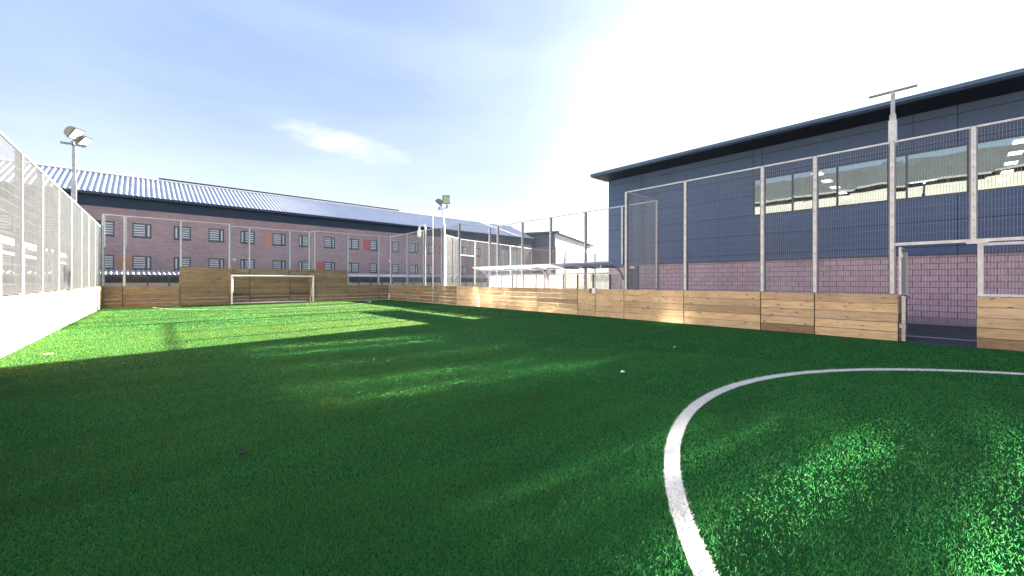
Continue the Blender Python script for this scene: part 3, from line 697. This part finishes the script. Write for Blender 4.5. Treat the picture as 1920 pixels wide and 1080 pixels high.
for (z0, z1), lst in ROWL.items():
    for a, b_ in lst:
        fr_ = MB().box(bx_-.2,bx_-.05,a,a+.05,z0,z1).box(bx_-.2,bx_-.05,b_-.05,b_,z0,z1).box(bx_-.2,bx_-.05,a+.05,b_-.05,z0,z0+.05).box(bx_-.2,bx_-.05,a+.05,b_-.05,z1-.05,z1)
        wo = build('window', fr_, M['frame'], lb)
        n = max(1, round((b_-a)/1.0)); pw = (b_-a-.1)/n; q = MB()
        for k in range(n):                       # panes shaped hollow to gather reflected sun into streaks on the turf
            y0_ = a+.05+k*pw; bow = pw*pw/8/36*rw.uniform(.6,1.25); tl = rw.uniform(-.008,.008); tz = rw.uniform(-.004,.004)
            off = lambda t: bx_-.1 + bow*(2*t-1)**2 + tl*(t-.5)
            for m_i in range(10):
                t0, t1 = m_i/10, (m_i+1)/10
                q.quad((off(t0)-tz,y0_+t0*pw,z0+.05),(off(t1)-tz,y0_+t1*pw,z0+.05),(off(t1)+tz,y0_+t1*pw,z1-.05),(off(t0)+tz,y0_+t0*pw,z1-.05))
        put('pane', q.mesh('pane', M['mirror_glass' if z0 < 6 else 'dull_glass'], fixn=False), wo)

# ------------------------------------------------------------------ light
SKYMAX = 2.5
SUN_EL, SUN_AZ = 17.2, 8.65          # azimuth measured from +X towards +Y
w = bpy.data.worlds.new('World'); scn.world = w; w.use_nodes = True; nt = w.node_tree
bg = nt.nodes['Background']
sky = nt.nodes.new('ShaderNodeTexSky'); sky.sky_type = 'NISHITA'; sky.sun_disc = False
sky.sun_elevation = R(SUN_EL); sky.sun_rotation = R(90-SUN_AZ); sky.altitude = 0; sky.air_density = 1.; sky.dust_density = .35; sky.ozone_density = 1.
tc = nt.nodes.new('ShaderNodeTexCoord'); DIR = tc.outputs['Generated']
def mth(op, a, b=None):
    n = nt.nodes.new('ShaderNodeMath'); n.operation = op
    for k, v in enumerate((a, b)):
        if v is None: continue
        if hasattr(v, 'links'): nt.links.new(v, n.inputs[k])
        else: n.inputs[k].default_value = v
    return n.outputs[0]
def dot(v):
    n = nt.nodes.new('ShaderNodeVectorMath'); n.operation = 'DOT_PRODUCT'; nt.links.new(DIR, n.inputs[0]); n.inputs[1].default_value = v; return n.outputs['Value']
# thin high veil plus one wisp of cloud
mp = nd(nt, 'ShaderNodeMapping'); mp.inputs['Scale'].default_value = (1.0,1.0,3.5); nt.links.new(DIR, mp.inputs[0])
n1 = noise(nt, mp.outputs[0], 1.1, 6, .5)
veil = ramp(nt, n1, [(.42,(0,0,0)),(.8,(.06,.06,.06))])
sep = nt.nodes.new('ShaderNodeSeparateXYZ'); nt.links.new(DIR, sep.inputs[0])
hz = ramp(nt, sep.outputs[2], [(0.,(.49,.405,.385)),(.18,(.51,.425,.465)),(.5,(.77,.655,.69))])
sund = (math.cos(R(SUN_EL))*math.cos(R(SUN_AZ)), math.cos(R(SUN_EL))*math.sin(R(SUN_AZ)), math.sin(R(SUN_EL)))
halo = ramp(nt, dot(sund), [(.15,(1,1,1)),(.60,(.76,.76,.77)),(.80,(.74,.74,.74)),(.99,(1,1,1))])
hz = mix(nt, 1., hz, halo, 'MULTIPLY')
skyc = mix(nt, 1., mix(nt, veil, mix(nt, 1., sky.outputs[0], hz, 'MULTIPLY'), (9.,9.4,10.)), (SKYMAX,SKYMAX,SKYMAX), 'DARKEN')
ca = R(41.709-23.4); ce = R(17.6)
cd = Vector((math.sin(ca)*math.cos(ce), math.cos(ca)*math.cos(ce), math.sin(ce))); e1 = Vector((math.cos(ca), -math.sin(ca), 0)); e2 = e1.cross(cd).normalized()
mp2 = nd(nt, 'ShaderNodeMapping'); mp2.inputs['Scale'].default_value = (1,1,3); nt.links.new(DIR, mp2.inputs[0])
n2 = noise(nt, mp2.outputs[0], 9., 6, .6)
u = mth('DIVIDE', dot(e1), .17); v = mth('DIVIDE', mth('ADD', dot(e2), mth('MULTIPLY', dot(e1), .13)), .034)
rad = mth('ADD', mth('MULTIPLY', u, u), mth('MULTIPLY', v, v))
wisp = mth('MULTIPLY', mth('SUBTRACT', mth('ADD', mth('MULTIPLY', n2, 2.4), -.45), rad), mth('GREATER_THAN', dot(cd), 0.))
wr_ = nt.nodes.new('ShaderNodeClamp'); nt.links.new(mth('MULTIPLY', wisp, .6), wr_.inputs[0])
skyc = mix(nt, wr_.outputs[0], skyc, (2.2,2.2,2.2))
nt.links.new(skyc, bg.inputs[0]); bg.inputs[1].default_value = .05
sl = bpy.data.lights.new('sun', 'SUN'); sl.energy = 5.; sl.angle = R(.35); sl.color = (1,.88,.68)
so = bpy.data.objects.new('sun', sl); col.objects.link(so)
d = Vector((math.cos(R(SUN_EL))*math.cos(R(SUN_AZ)), math.cos(R(SUN_EL))*math.sin(R(SUN_AZ)), math.sin(R(SUN_EL))))
so.rotation_euler = d.to_track_quat('Z','Y').to_euler(); so.location = d*60

# ------------------------------------------------------------------ camera and render settings
cam = bpy.data.cameras.new('camera'); co = bpy.data.objects.new('camera', cam); col.objects.link(co)
cam.sensor_width = 36; cam.lens = 744.39/1920*36; cam.shift_y = -13.2/1920; cam.clip_end = 3000; cam.clip_start = .05
co.matrix_world = Matrix.Translation((0,0,1.5)) @ Matrix.Rotation(-R(41.709),4,'Z') @ Matrix.Rotation(R(90),4,'X') @ Matrix.Rotation(.0016,4,'Z')
scn.camera = co
scn.view_settings.view_transform = 'Standard'; scn.view_settings.look = 'None'; scn.view_settings.exposure = 3.62; scn.view_settings.gamma = 1
scn.cycles.use_denoising = True; scn.cycles.blur_glossy = .1; scn.cycles.max_bounces = 10; scn.cycles.transparent_max_bounces = 16
scn.cycles.sample_clamp_indirect = 0; scn.cycles.use_guiding = True; scn.cycles.surface_guiding_probability = .75; scn.cycles.use_volume_guiding = False
